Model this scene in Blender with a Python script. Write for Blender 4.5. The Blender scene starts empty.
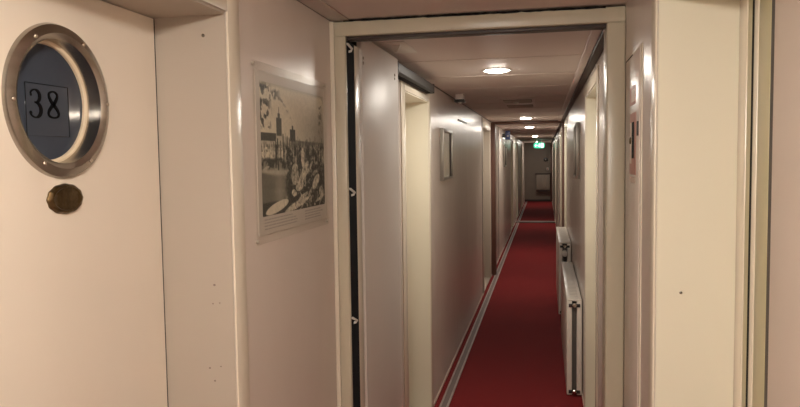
import bpy, bmesh, math, random
import numpy as np
from mathutils import Matrix, Vector

scene = bpy.context.scene
COL = scene.collection
random.seed(7)

# ------------------------------------------------------------------ camera
EYE = 1.60
FPX = 700.0                       # focal length in pixels of an 800 x 407 frame
YAW, PITCH, ROLL = 0.20465995, -0.06478733, -0.01435609
cam_d = bpy.data.cameras.new('camera')
cam_d.sensor_fit = 'HORIZONTAL'
cam_d.sensor_width = 36.0
cam_d.lens = 36.0 * FPX / 800.0
cam_d.clip_start = 0.02
cam_d.clip_end = 100
cam = bpy.data.objects.new('camera', cam_d)
COL.objects.link(cam)
_f = Vector((-math.sin(YAW) * math.cos(PITCH), math.cos(YAW) * math.cos(PITCH), math.sin(PITCH)))
_r = Vector((math.cos(YAW), math.sin(YAW), 0))
_u = _r.cross(_f)
_r2 = _r * math.cos(ROLL) + _u * math.sin(ROLL)
_u2 = -_r * math.sin(ROLL) + _u * math.cos(ROLL)
_m = Matrix((_r2, _u2, -_f)).transposed().to_4x4()
_m.translation = Vector((0, 0, EYE))
cam.matrix_world = _m
scene.camera = cam

# ------------------------------------------------------------------ world, exposure
world = bpy.data.worlds.new('world')
scene.world = world
world.use_nodes = True
world.node_tree.nodes['Background'].inputs[0].default_value = (0.02, 0.018, 0.015, 1)
world.node_tree.nodes['Background'].inputs[1].default_value = 0.2
vs = scene.view_settings
vs.view_transform = 'Standard'
vs.look = 'None'
vs.gamma = 1.0
vs.use_curve_mapping = False
vs.exposure = 1.0
LAMP = 150.0                      # corridor downlights (emission of the lens)
LAMP_NEAR = 150.0                 # dome above the cabin doors, plus an unseen dome added behind the camera
LAMP_COL = (1.0, 0.93, 0.825, 1)

# ------------------------------------------------------------------ materials
def mat(name, col, rough=0.5, metal=0.0, spec=0.5, emit=None, estr=0.0, noise=None, bump=None, sheen=0.0, coat=0.0, trans=0.0):
    """noise = (scale xyz, amount, detail): varies the colour;  bump = (scale xyz, strength, distance)"""
    m = bpy.data.materials.new(name)
    m.use_nodes = True
    nt = m.node_tree
    b = nt.nodes['Principled BSDF']
    b.inputs['Base Color'].default_value = (*col, 1)
    b.inputs['Roughness'].default_value = rough
    b.inputs['Metallic'].default_value = metal
    b.inputs['Specular IOR Level'].default_value = spec
    b.inputs['Sheen Weight'].default_value = sheen
    b.inputs['Coat Weight'].default_value = coat
    b.inputs['Coat Roughness'].default_value = 0.12
    b.inputs['Transmission Weight'].default_value = trans
    if emit:
        b.inputs['Emission Color'].default_value = (*emit[:3], 1)
        b.inputs['Emission Strength'].default_value = estr
    if noise or bump:
        tc = nt.nodes.new('ShaderNodeTexCoord')
    def noise_node(scale, detail):
        mp = nt.nodes.new('ShaderNodeMapping')
        mp.inputs['Scale'].default_value = scale
        nt.links.new(tc.outputs['Object'], mp.inputs['Vector'])
        n = nt.nodes.new('ShaderNodeTexNoise')
        n.inputs['Scale'].default_value = 1.0
        n.inputs['Detail'].default_value = detail
        nt.links.new(mp.outputs['Vector'], n.inputs['Vector'])
        return n
    if noise:
        n = noise_node(noise[0], noise[2] if len(noise) > 2 else 3)
        r = nt.nodes.new('ShaderNodeMapRange')
        r.inputs['From Min'].default_value = 0.25
        r.inputs['From Max'].default_value = 0.75
        r.inputs['To Min'].default_value = 1 - noise[1]
        r.inputs['To Max'].default_value = 1 + noise[1]
        nt.links.new(n.outputs['Fac'], r.inputs['Value'])
        mx = nt.nodes.new('ShaderNodeVectorMath')
        mx.operation = 'SCALE'
        mx.inputs[0].default_value = col
        nt.links.new(r.outputs['Result'], mx.inputs['Scale'])
        nt.links.new(mx.outputs['Vector'], b.inputs['Base Color'])
    if bump:
        n = noise_node(bump[0], 2)
        bp = nt.nodes.new('ShaderNodeBump')
        bp.inputs['Strength'].default_value = bump[1]
        bp.inputs['Distance'].default_value = bump[2]
        nt.links.new(n.outputs['Fac'], bp.inputs['Height'])
        nt.links.new(bp.outputs['Normal'], b.inputs['Normal'])
    return m

M = {}
M['panel'] = mat('ivory_wall_panel', (0.65, 0.565, 0.50), 0.27, spec=0.5, noise=((1.5, 1.5, 0.6), 0.05), bump=((5, 3.2, 1.6), 0.5, 0.009))
M['door'] = mat('ivory_door_skin', (0.74, 0.655, 0.555), 0.42, noise=((3, 3, 1), 0.03), bump=((6, 6, 2), 0.15, 0.003))
M['leaf'] = mat('pale_fire_door_skin', (0.64, 0.585, 0.535), 0.44, noise=((3, 3, 1), 0.03), bump=((5, 5, 1.2), 0.3, 0.006))
M['door_pink'] = mat('rosy_door_skin', (0.66, 0.555, 0.49), 0.45, noise=((3, 3, 1), 0.03))
M['cream'] = mat('cream_paint', (0.74, 0.695, 0.56), 0.35, noise=((2, 2, 1), 0.03), bump=((14, 14, 3), 0.12, 0.002))
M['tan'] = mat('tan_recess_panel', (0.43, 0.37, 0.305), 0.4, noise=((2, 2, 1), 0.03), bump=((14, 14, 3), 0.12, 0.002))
M['trim'] = mat('cream_gloss_trim', (0.72, 0.645, 0.53), 0.26, noise=((3, 3, 1), 0.03))
M['olive'] = mat('olive_cream_steel_frame', (0.46, 0.41, 0.25), 0.35)
M['frame'] = mat('beige_steel_door_frame', (0.53, 0.475, 0.36), 0.30, noise=((9, 9, 2), 0.06), bump=((10, 10, 2), 0.15, 0.003))
M['ceiling'] = mat('off_white_ceiling_panel', (0.74, 0.655, 0.615), 0.55, noise=((2, 2, 2), 0.04), bump=((6, 1.2, 6), 0.12, 0.004))
M['dark'] = mat('black_rubber_gap', (0.012, 0.011, 0.011), 0.8, spec=0.1)
M['seal'] = mat('blue_black_seal', (0.016, 0.017, 0.020), 0.9, spec=0.08, noise=((60, 60, 20), 0.3))
M['brown'] = mat('dark_brown_paint', (0.12, 0.055, 0.038), 0.4, noise=((8, 8, 2), 0.1))
M['darkbrown'] = mat('dark_shadow_gap_profile', (0.05, 0.035, 0.03), 0.5)
M['carpet'] = mat('red_carpet', (0.20, 0.013, 0.015), 0.95, spec=0.1, noise=((160, 160, 160), 0.35, 4), bump=((220, 220, 220), 0.6, 0.004), sheen=0.05)
M['steel'] = mat('brushed_steel', (0.42, 0.385, 0.345), 0.24, metal=1.0, noise=((4, 4, 60), 0.10))
M['ventgap'] = mat('brown_vent_opening', (0.13, 0.10, 0.09), 0.6)
M['screw'] = mat('bright_screw_metal', (0.72, 0.66, 0.58), 0.22, metal=1.0)
M['brass'] = mat('tarnished_brass', (0.135, 0.095, 0.048), 0.36, metal=1.0, noise=((60, 60, 60), 0.35), bump=((150, 150, 150), 0.4, 0.002))
M['glass38'] = mat('dark_blue_porthole_pane', (0.045, 0.055, 0.075), 0.10, noise=((8, 8, 8), 0.1))
M['plate38'] = mat('slate_number_plate', (0.046, 0.055, 0.073), 0.14)
M['digit'] = mat('black_digit_enamel', (0.004, 0.004, 0.005), 0.7, spec=0.05)
M['gasket'] = mat('cream_gasket', (0.70, 0.58, 0.42), 0.45)
M['greymetal'] = mat('grey_painted_rail', (0.045, 0.043, 0.041), 0.5, spec=0.3)
M['alu'] = mat('aluminium_floor_strip', (0.42, 0.335, 0.305), 0.5, metal=0.2, noise=((40, 8, 8), 0.25))
M['strip_dark'] = mat('dull_grey_strip', (0.20, 0.15, 0.14), 0.6)
M['baseb'] = mat('pale_skirting_edge', (0.66, 0.52, 0.44), 0.4)
M['radiator'] = mat('white_radiator_enamel', (0.74, 0.68, 0.60), 0.30)
M['slotgrey'] = mat('pale_grey_grille_slot', (0.50, 0.46, 0.41), 0.5)
M['fin'] = mat('grey_convector_fin', (0.10, 0.09, 0.08), 0.5)
M['white'] = mat('white_plastic', (0.72, 0.68, 0.62), 0.4)
M['black'] = mat('black_plastic', (0.02, 0.02, 0.02), 0.35)
M['lens'] = mat('lit_lens', (0.9, 0.85, 0.75), 0.5, emit=LAMP_COL, estr=LAMP)
M['lens_near'] = mat('lit_lens_near_doors', (0.9, 0.85, 0.75), 0.5, emit=LAMP_COL, estr=LAMP_NEAR)
M['pframe'] = mat('silver_picture_frame', (0.30, 0.275, 0.235), 0.3, metal=0.5)
M['print_pale'] = mat('pale_print', (0.55, 0.52, 0.42), 0.12, noise=((5, 5, 5), 0.15))
M['print_dark'] = mat('dark_print', (0.07, 0.055, 0.05), 0.5, spec=0.15, noise=((9, 9, 9), 0.4))
M['sticker_red'] = mat('red_sticker', (0.42, 0.15, 0.10), 0.4)
M['sticker_pale'] = mat('pale_sticker_paper', (0.66, 0.55, 0.46), 0.45)
M['blue_sign'] = mat('blue_sign_enamel', (0.035, 0.055, 0.14), 0.35)
M['exit_green'] = mat('lit_green_sign', (0.05, 0.35, 0.2), 0.4, emit=(0.10, 0.85, 0.45), estr=0.55)
M['exit_white'] = mat('lit_white_pictogram', (0.9, 0.95, 0.9), 0.4, emit=(0.75, 1.0, 0.86), estr=1.3)
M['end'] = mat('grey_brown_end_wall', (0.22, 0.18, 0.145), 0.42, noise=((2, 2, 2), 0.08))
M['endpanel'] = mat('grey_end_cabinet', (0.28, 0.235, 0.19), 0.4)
M['acrylic'] = None

def acrylic():
    m = bpy.data.materials.new('clear_acrylic_sheet')
    m.use_nodes = True
    nt = m.node_tree
    for n in list(nt.nodes):
        nt.nodes.remove(n)
    out = nt.nodes.new('ShaderNodeOutputMaterial')
    mix = nt.nodes.new('ShaderNodeMixShader')
    lw = nt.nodes.new('ShaderNodeLayerWeight')
    pw = nt.nodes.new('ShaderNodeMath')
    pw.operation = 'POWER'
    pw.inputs[1].default_value = 5.0
    nt.links.new(lw.outputs['Facing'], pw.inputs[0])
    fr = nt.nodes.new('ShaderNodeMath')
    fr.operation = 'MULTIPLY_ADD'
    fr.inputs[1].default_value = 0.22
    fr.inputs[2].default_value = 0.008
    nt.links.new(pw.outputs[0], fr.inputs[0])
    tr = nt.nodes.new('ShaderNodeBsdfTransparent')
    tr.inputs['Color'].default_value = (0.97, 0.97, 0.96, 1)
    gl = nt.nodes.new('ShaderNodeBsdfGlossy')
    gl.inputs['Roughness'].default_value = 0.12
    nt.links.new(fr.outputs[0], mix.inputs[0])
    nt.links.new(tr.outputs[0], mix.inputs[1])
    nt.links.new(gl.outputs[0], mix.inputs[2])
    nt.links.new(mix.outputs[0], out.inputs['Surface'])
    return m
M['acrylic'] = acrylic()

def print_material(name, rough=0.35):
    m = bpy.data.materials.new(name)
    m.use_nodes = True
    nt = m.node_tree
    b = nt.nodes['Principled BSDF']
    b.inputs['Roughness'].default_value = rough
    b.inputs['Specular IOR Level'].default_value = 0.08
    a = nt.nodes.new('ShaderNodeVertexColor')
    a.layer_name = 'ink'
    nt.links.new(a.outputs['Color'], b.inputs['Base Color'])
    return m
M['ink'] = print_material('sepia_photo_print')

# ------------------------------------------------------------------ mesh helpers
def add_box(bm, x0, x1, y0, y1, z0, z1, bevel=0.0, seg=2):
    vs_ = [bm.verts.new(p) for p in ((x0, y0, z0), (x1, y0, z0), (x1, y1, z0), (x0, y1, z0),
                                     (x0, y0, z1), (x1, y0, z1), (x1, y1, z1), (x0, y1, z1))]
    fs = [bm.faces.new([vs_[i] for i in q]) for q in ((3, 2, 1, 0), (4, 5, 6, 7), (0, 1, 5, 4), (1, 2, 6, 5), (2, 3, 7, 6), (3, 0, 4, 7))]
    if bevel > 0:
        es = list({e for f in fs for e in f.edges})
        bmesh.ops.bevel(bm, geom=es, offset=bevel, segments=seg, affect='EDGES', profile=0.5)

def add_prism(bm, pts, axis, a, b):
    """pts: 2-D outline in the two axes other than `axis` (cyclic order), extruded from a to b"""
    def P(p, t):
        q = list(p)
        q.insert(axis, t)
        return q
    lo = [bm.verts.new(P(p, a)) for p in pts]
    hi = [bm.verts.new(P(p, b)) for p in pts]
    bm.faces.new(lo)
    bm.faces.new(list(reversed(hi)))
    n = len(pts)
    for i in range(n):
        bm.faces.new((lo[i], hi[i], hi[(i + 1) % n], lo[(i + 1) % n]))

def add_lathe(bm, profile, centre, axis='X', n=48, su=1.0, sv=1.0, closed=False):
    """profile: [(radius, height along axis)]"""
    rings = []
    for r, h in profile:
        ring = []
        for k in range(n):
            t = 2 * math.pi * k / n
            a, b = r * math.cos(t) * su, r * math.sin(t) * sv
            p = {'X': (h, a, b), 'Y': (a, h, b), 'Z': (a, b, h)}[axis]
            ring.append(bm.verts.new((centre[0] + p[0], centre[1] + p[1], centre[2] + p[2])))
        rings.append(ring)
    for i in range(len(rings) - 1):
        for k in range(n):
            bm.faces.new((rings[i][k], rings[i][(k + 1) % n], rings[i + 1][(k + 1) % n], rings[i + 1][k]))
    if closed:
        for k in range(n):
            bm.faces.new((rings[-1][k], rings[-1][(k + 1) % n], rings[0][(k + 1) % n], rings[0][k]))
    else:
        if profile[0][0] > 1e-6:
            bm.faces.new(rings[0])
        if profile[-1][0] > 1e-6:
            bm.faces.new(list(reversed(rings[-1])))

def add_tube(bm, pts, rad, n=8):
    pts = [Vector(p) for p in pts]
    rings = []
    for i, p in enumerate(pts):
        d = (pts[min(i + 1, len(pts) - 1)] - pts[max(i - 1, 0)]).normalized()
        up = Vector((0, 0, 1)) if abs(d.z) < 0.9 else Vector((1, 0, 0))
        s = d.cross(up).normalized()
        t = s.cross(d)
        r = rad[i] if isinstance(rad, (list, tuple)) else rad
        rings.append([bm.verts.new(p + s * r * math.cos(2 * math.pi * k / n) + t * r * math.sin(2 * math.pi * k / n)) for k in range(n)])
    for i in range(len(rings) - 1):
        for k in range(n):
            bm.faces.new((rings[i][k], rings[i][(k + 1) % n], rings[i + 1][(k + 1) % n], rings[i + 1][k]))
    bm.faces.new(rings[0])
    bm.faces.new(list(reversed(rings[-1])))

def obj(name, bm, material, parent=None, smooth=False, label=None):
    bmesh.ops.recalc_face_normals(bm, faces=bm.faces[:])
    me = bpy.data.meshes.new(name)
    bm.to_mesh(me)
    bm.free()
    me.materials.append(M[material] if isinstance(material, str) else material)
    if smooth:
        for p in me.polygons:
            p.use_smooth = True
        try:
            me.set_sharp_from_angle(angle=math.radians(38))
        except Exception:
            pass
    o = bpy.data.objects.new(name, me)
    COL.objects.link(o)
    if parent:
        o.parent = parent
    if label:
        o['label'] = label
    return o

def box(name, dims, material, parent=None, bevel=0.0, seg=2, label=None):
    bm = bmesh.new()
    add_box(bm, *dims, bevel=bevel, seg=seg)
    return obj(name, bm, material, parent, smooth=bevel > 0, label=label)

def tag(o, label, cat, group=None, kind=None):
    o['label'] = label
    o['category'] = cat
    if group:
        o['group'] = group
    if kind:
        o['kind'] = kind
    return o

def thing(name, label, cat, loc=(0, 0, 0), group=None, kind=None):
    o = bpy.data.objects.new(name, None)
    o.empty_display_size = 0.05
    COL.objects.link(o)
    o.location = loc
    return tag(o, label, cat, group, kind)

def rebase(root):
    """children were made in world coordinates: shift their meshes so that they sit relative to the root"""
    done = set()
    def go(o):
        for c in o.children:
            if c.type == 'MESH' and c.data not in done:
                done.add(c.data)
                c.data.transform(Matrix.Translation(-root.location))
            go(c)
    go(root)

# ------------------------------------------------------------------ layout
XL, XR = -0.705, 0.245            # faces of the two corridor walls
ZC = 2.065                        # ceiling
YB, YE = -2.6, 25.2               # back wall behind the camera, end wall
DEPTH = 0.175                     # depth of the door recesses
TH = 0.26                         # wall thickness
LEFT = [(0.70, 1.491, 1.935), (3.54, 4.29, 1.945), (8.20, 9.20, 1.945), (15.0, 15.9, 1.945), (17.9, 18.8, 1.945), (21.6, 22.5, 1.945)]
RIGHT = [(0.72, 1.655, 1.950), (3.49, 4.41, 1.952), (8.25, 9.05, 1.95), (10.7, 11.5, 1.95), (13.2, 14.0, 1.95), (16.2, 17.0, 1.95), (20.0, 20.9, 1.95)]

# ------------------------------------------------------------------ floor
fl = box('floor', (XL - TH, XR + TH, YB, YE, -0.05, 0.0), 'carpet')
tag(fl, 'red carpet running the whole length of the corridor', 'carpet', kind='structure')
t = thing('trim_1', 'narrow grey double-ridged metal strip along the carpet by the ivory wall', 'floor strip', (-0.635, 2.5, 0), kind='structure')
box('strip_base', (-0.666, -0.606, 2.46, 25.0, 0.0, 0.006), 'strip_dark', t, 0.002)
box('ridge', (-0.665, -0.652, 2.46, 25.0, 0.006, 0.011), 'alu', t, 0.002)
box('ridge', (-0.620, -0.6065, 2.46, 25.0, 0.006, 0.011), 'alu', t, 0.002)
rebase(t)
t = thing('trim_2', 'dark threshold with a pale edge crossing the carpet in the distance', 'threshold', (-0.23, 17.3, 0), kind='structure')
box('threshold_bar', (XL, XR, 17.05, 17.30, 0.0, 0.012), 'darkbrown', t, 0.003)
box('metal_edge', (XL, XR, 17.31, 17.42, 0.0, 0.014), 'alu', t, 0.003)
rebase(t)

# ------------------------------------------------------------------ ceiling of panels
cl = box('ceiling', (XL - TH, XR + TH, YB, YE, ZC + 0.012, ZC + 0.08), 'darkbrown')
tag(cl, 'low off-white panelled ceiling over the corridor', 'ceiling', kind='structure')
edges = [YB, -1.6, -0.6, 0.45, 1.45, 2.36] + [3.38 + 0.7 * k for k in range(32) if 3.38 + 0.7 * k < YE - 0.2] + [YE]
for a, b in zip(edges[:-1], edges[1:]):
    box('ceiling_panel', (XL - TH, XR + TH, a + 0.0022, b - 0.0022, ZC, ZC + 0.012), 'ceiling', cl, 0.0015, 1)
    if a > 3:
        box('joint_strip', (XL + 0.007, 0.166, a - 0.012, a + 0.012, ZC - 0.0025, ZC), 'ceiling', cl, 0.001, 1)

# ------------------------------------------------------------------ side walls with recesses
def side_wall(name, face, sign, recs, label):
    bm = bmesh.new()
    back = face + sign * TH
    x0, x1 = min(face, back), max(face, back)
    y = YB
    for a, b, zl in recs:
        add_box(bm, x0, x1, y, a, 0, ZC)
        add_box(bm, x0, x1, a, b, zl, ZC)
        y = b
    add_box(bm, x0, x1, y, YE, 0, ZC)
    o = obj(name, bm, 'panel')
    return tag(o, label, 'wall', kind='structure')

wl = side_wall('wall_left', XL, -1, LEFT, 'ivory panel wall along the side of the corridor with the harbour poster')
wr = side_wall('wall_right', XR, 1, RIGHT, 'ivory panel wall along the side of the corridor with the radiators')
bm = bmesh.new()
add_box(bm, XL - TH, XR + TH, YB - 0.1, YB, 0, ZC)
tag(obj('wall_back', bm, 'panel'), 'ivory wall closing the corridor opposite the exit sign', 'wall', kind='structure')
bm = bmesh.new()
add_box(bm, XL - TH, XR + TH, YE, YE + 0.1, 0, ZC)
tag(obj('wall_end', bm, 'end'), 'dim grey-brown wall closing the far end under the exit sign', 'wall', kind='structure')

# vertical joint covers of the wall panels (flat strips standing 3 mm proud)
n_trim = [10]
def trim(label, cat='trim', loc=(0, 0, 0)):
    n_trim[0] += 1
    return thing('trim_%d' % n_trim[0], label, cat, loc, kind='structure')

# recess linings (cream returns + soffit), casings and doors
n_door = [0]
where_l = ['beside the harbour poster', 'past the open fire door', 'just before the brown frame', 'just before the dark threshold', 'just past the dark threshold', 'near the exit sign']
where_r = ['with the olive steel frame', 'opposite the dark closer rail', 'just past the taller radiator', 'just past the brown frame', 'further along than the blue flag sign', 'by the dark threshold', 'near the end wall']
for side, recs in (('L', LEFT), ('R', RIGHT)):
    for i, (a, b, zl) in enumerate(recs):
        s = -1 if side == 'L' else 1
        face = XL if side == 'L' else XR
        where = (where_l if side == 'L' else where_r)[i]
        def X(d0, d1):
            p, q = face + s * d0, face + s * d1
            return min(p, q), max(p, q)
        # casing on the wall face
        wname = ('poster-side wall, ' if side == 'L' else 'radiator-side wall, ') + where
        tr = trim('cream casing around the door recess in the ' + wname, 'door casing', (face, (a + b) / 2, 0))
        cw = 0.062
        far_end = b + cw
        x0, x1 = X(0.0, -0.005)
        if not (side == 'L' and i == 0) and not (side == 'R' and i == 0):
            box('casing_jamb', (x0, x1, a - cw * 1.6, a, 0, zl + cw), 'trim', tr, 0.0015)
        else:
            box('casing_jamb', (x0, x1, a - cw, a, 0, zl + cw), 'trim', tr, 0.0015)
        box('casing_jamb', (x0, x1, b, b + cw, 0, zl + cw), 'trim', tr, 0.0015)
        box('casing_head', (x0, x1, a, b, zl, zl + cw), 'trim', tr, 0.0015)
        # cream lining of the recess
        x0, x1 = X(0.001, DEPTH + 0.02)
        lt = 0.0025 if side == 'L' and i == 0 else 0.006
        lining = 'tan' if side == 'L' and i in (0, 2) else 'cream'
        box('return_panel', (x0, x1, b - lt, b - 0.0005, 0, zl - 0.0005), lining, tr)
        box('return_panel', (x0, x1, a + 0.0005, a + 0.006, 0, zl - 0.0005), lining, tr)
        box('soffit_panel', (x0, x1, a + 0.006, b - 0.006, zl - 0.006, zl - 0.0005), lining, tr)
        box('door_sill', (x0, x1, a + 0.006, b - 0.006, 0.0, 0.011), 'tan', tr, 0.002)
        rebase(tr)
        # door leaf
        n_door[0] += 1
        if i > 0:
            d = thing('door_%d' % n_door[0], 'ivory cabin door set back in the ' + wname, 'door', (face + s * DEPTH, (a + b) / 2, 0), kind='structure')
            x0, x1 = X(DEPTH, DEPTH + 0.04)
            box('door_leaf', (x0, x1, a + 0.010, b - 0.010, 0.012, zl - 0.010), 'door', d, 0.002)
            bm = bmesh.new()
            yk = a + 0.09
            add_lathe(bm, [(0.024, 0), (0.024, 0.006), (0.010, 0.010), (0.010, 0.045)], (face + s * DEPTH, yk, 1.0), 'X', 16)
            if s > 0:
                bmesh.ops.transform(bm, matrix=Matrix.Translation((face + s * DEPTH, 0, 0)) @ Matrix.Scale(-1, 4, (1, 0, 0)) @ Matrix.Translation((-(face + s * DEPTH), 0, 0)), verts=bm.verts)
            xa = face + s * (DEPTH - 0.045)
            add_box(bm, xa - 0.008, xa + 0.008, yk - 0.01, yk + 0.11, 0.99, 1.01, 0.004)
            obj('door_handle', bm, 'steel', d, True)
            rebase(d)

# ------------------------------------------------------------------ door 38
XD = XL - DEPTH                    # -0.88
a, b, zl = LEFT[0]
d38 = thing('door_1', 'ivory cabin door with a round porthole numbered 38', 'door', (XD, 1.09, 0), kind='structure')
PY, PZ = 1.152, 1.713
# leaf with a round hole for the porthole
bm = bmesh.new()
N = 48
R_IN = 0.116
def leaf_loop(x, cy, cz, r):
    return [bm.verts.new((x, cy + r * math.cos(2 * math.pi * k / N), cz + r * math.sin(2 * math.pi * k / N))) for k in range(N)]
def leaf_rect(x, y0, y1, z0, z1):
    out = []
    for k in range(N):
        t = 2 * math.pi * k / N
        c, s_ = math.cos(t), math.sin(t)
        q = min((y1 - PY) / c if c > 1e-9 else 1e9, (y0 - PY) / c if c < -1e-9 else 1e9,
                (z1 - PZ) / s_ if s_ > 1e-9 else 1e9, (z0 - PZ) / s_ if s_ < -1e-9 else 1e9)
        out.append(bm.verts.new((x, PY + c * q, PZ + s_ * q)))
    return out
zs0, zs1 = 1.50, zl - 0.008
ya, yb = a + 0.012, b - 0.0071
for x in (XD, XD - 0.04):
    hole = leaf_loop(x, PY, PZ, R_IN)
    rect = leaf_rect(x, ya, yb, zs0, zs1)
    for k in range(N):
        bm.faces.new((hole[k], hole[(k + 1) % N], rect[(k + 1) % N], rect[k]))
    # the four corners left open by the radial fill
    for cy, cz in ((ya, zs0), (ya, zs1), (yb, zs0), (yb, zs1)):
        best = sorted(range(N), key=lambda k: (rect[k].co.y - cy) ** 2 + (rect[k].co.z - cz) ** 2)
        k0 = best[0]
        k1 = (k0 + 1) % N
        km = (k0 - 1) % N
        c0 = rect[k0].co
        if abs(c0.y - cy) + abs(c0.z - cz) < 1e-6:
            continue
        def onedge(k, ax):
            return abs(rect[k].co[ax] - (cy if ax == 1 else cz)) < 1e-6
        other = k1 if (onedge(k0, 1) != onedge(k1, 1)) else km
        v = bm.verts.new((x, cy, cz))
        try:
            bm.faces.new((rect[k0], rect[other], v))
        except ValueError:
            pass
    lo = [bm.verts.new(p) for p in ((x, ya, 0.012), (x, yb, 0.012), (x, yb, zs0), (x, ya, zs0))]
    bm.faces.new(lo)
for (y0_, y1_) in ((ya, ya), (yb, yb)):
    q = [bm.verts.new(p) for p in ((XD, y0_, 0.012), (XD - 0.04, y0_, 0.012), (XD - 0.04, y0_, zs1), (XD, y0_, zs1))]
    bm.faces.new(q)
leaf = obj('door_leaf', bm, 'door', d38)
# porthole
def ring_profile():
    return [(R_IN - 0.002, -0.034), (R_IN - 0.002, 0.006), (R_IN + 0.002, 0.0095), (R_IN + 0.008, 0.0125), (0.132, 0.0105),
            (0.1395, 0.007), (0.1425, 0.0), (0.1425, -0.001), (R_IN + 0.004, -0.001), (R_IN + 0.004, -0.034)]
bm = bmesh.new()
add_lathe(bm, ring_profile(), (XD, PY, PZ), 'X', 72, closed=True)
ring = obj('porthole_ring', bm, 'steel', d38, True, label='round brushed steel porthole ring with six screws')
for k in range(6):
    t = math.radians(60 * k + 2)
    bm = bmesh.new()
    add_lathe(bm, [(0.0042, -0.001), (0.0042, 0.0010), (0.0028, 0.0024), (0.0, 0.0030)], (XD + 0.0113, PY + 0.1285 * math.cos(t), PZ + 0.1285 * math.sin(t)), 'X', 14)
    obj('screw', bm, 'screw', ring, True)
bm = bmesh.new()
add_lathe(bm, [(R_IN - 0.009, -0.0335), (R_IN - 0.009, -0.026), (R_IN - 0.0065, -0.0235), (R_IN - 0.002, -0.0235), (R_IN - 0.002, -0.0335)], (XD, PY, PZ), 'X', 64, closed=True)
obj('gasket', bm, 'gasket', d38, True, label='cream gasket around the porthole pane')
bm = bmesh.new()
add_lathe(bm, [(R_IN - 0.002, -0.038), (R_IN - 0.002, -0.031), (0.0, -0.031)], (XD, PY, PZ), 'X', 64)
pane = obj('porthole_pane', bm, 'glass38', d38, False, label='dark blue porthole pane')
XP = XD - 0.031
box('rubber_gap', (XD - 0.04, XD - 0.0005, b - 0.0070, b - 0.0026, 0.0, zl - 0.007), 'dark', d38)
plate = box('number_plate', (XP, XP + 0.0022, 1.098, 1.214, 1.650, 1.746), 'plate38', d38, 0.0006, 1, label='faint square plate carrying the number')
for dims in ((XP + 0.0022, XP + 0.003, 1.098, 1.0992, 1.650, 1.746), (XP + 0.0022, XP + 0.003, 1.2128, 1.214, 1.650, 1.746), (XP + 0.0022, XP + 0.003, 1.0992, 1.2128, 1.7448, 1.746)):
    box('plate_edge', dims, 'digit', plate)
# serif digits as strokes of varying width
def stroke(bm, pts, widths, x0, x1, oy, oz, h):
    L, Rr = [], []
    n = len(pts)
    for i in range(n):
        p0, p1 = Vector(pts[max(i - 1, 0)]), Vector(pts[min(i + 1, n - 1)])
        d = (p1 - p0).normalized()
        nrm = Vector((-d.y, d.x))
        c = Vector(pts[i])
        L.append(c + nrm * widths[i] / 2)
        Rr.append(c - nrm * widths[i] / 2)
    fr = lambda p, x: (x, oy + p.x * h, oz + p.y * h)
    top = [(bm.verts.new(fr(l, x1)), bm.verts.new(fr(r, x1))) for l, r in zip(L, Rr)]
    bot = [(bm.verts.new(fr(l, x0)), bm.verts.new(fr(r, x0))) for l, r in zip(L, Rr)]
    for i in range(n - 1):
        bm.faces.new((top[i][0], top[i][1], top[i + 1][1], top[i + 1][0]))
        bm.faces.new((top[i][0], top[i + 1][0], bot[i + 1][0], bot[i][0]))
        bm.faces.new((top[i][1], bot[i][1], bot[i + 1][1], top[i + 1][1]))
def disc(bm, cx, cy, r, x0, x1, oy, oz, h):
    vs_ = [bm.verts.new((x1, oy + (cx + r * math.cos(t)) * h, oz + (cy + r * math.sin(t)) * h)) for t in [2 * math.pi * k / 14 for k in range(14)]]
    bm.faces.new(vs_)
HGT = 0.052
x0_, x1_ = XP + 0.0022, XP + 0.0034
bm = bmesh.new()
pts, wd = [], []
for k in range(25):                # upper bowl of the 3
    t = math.radians(160 - 250 * k / 24)
    pts.append((0.30 + 0.235 * math.cos(t), 0.755 + 0.225 * math.sin(t)))
    wd.append(0.06 + 0.09 * max(0, math.cos(t)) ** 1.2)
stroke(bm, pts, wd, x0_, x1_, 1.107, 1.683, HGT)
pts, wd = [], []
for k in range(29):                # lower bowl
    t = math.radians(100 - 265 * k / 28)
    pts.append((0.29 + 0.285 * math.cos(t), 0.275 + 0.265 * math.sin(t)))
    wd.append(0.06 + 0.105 * max(0, math.cos(t)) ** 1.2)
stroke(bm, pts, wd, x0_, x1_, 1.107, 1.683, HGT)
disc(bm, 0.085, 0.80, 0.062, x0_, x1_ + 0.0001, 1.107, 1.683, HGT)
disc(bm, 0.05, 0.16, 0.075, x0_, x1_ + 0.0001, 1.107, 1.683, HGT)
obj('digit', bm, 'digit', plate, label='black serif figure 3')
bm = bmesh.new()
pts, wd = [], []
for k in range(61):                # the 8 as one crossing stroke
    t = 2 * math.pi * k / 60
    y_ = 0.5 + 0.48 * math.cos(t)
    amp = 0.225 + (0.045 if y_ < 0.5 else -0.005)
    pts.append((0.30 + amp * math.sin(2 * t), y_ + 0.02 * (y_ < 0.5)))
    dxy = abs(math.cos(2 * t))
    wd.append(0.065 + 0.07 * (1 if (0.5 < (t / math.pi) % 1 or True) else 0) * abs(math.sin(t)) ** 2)
stroke(bm, pts, wd, x0_, x1_ + 0.0002, 1.155, 1.683, HGT)
obj('digit', bm, 'digit', plate, label='black serif figure 8')
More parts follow.
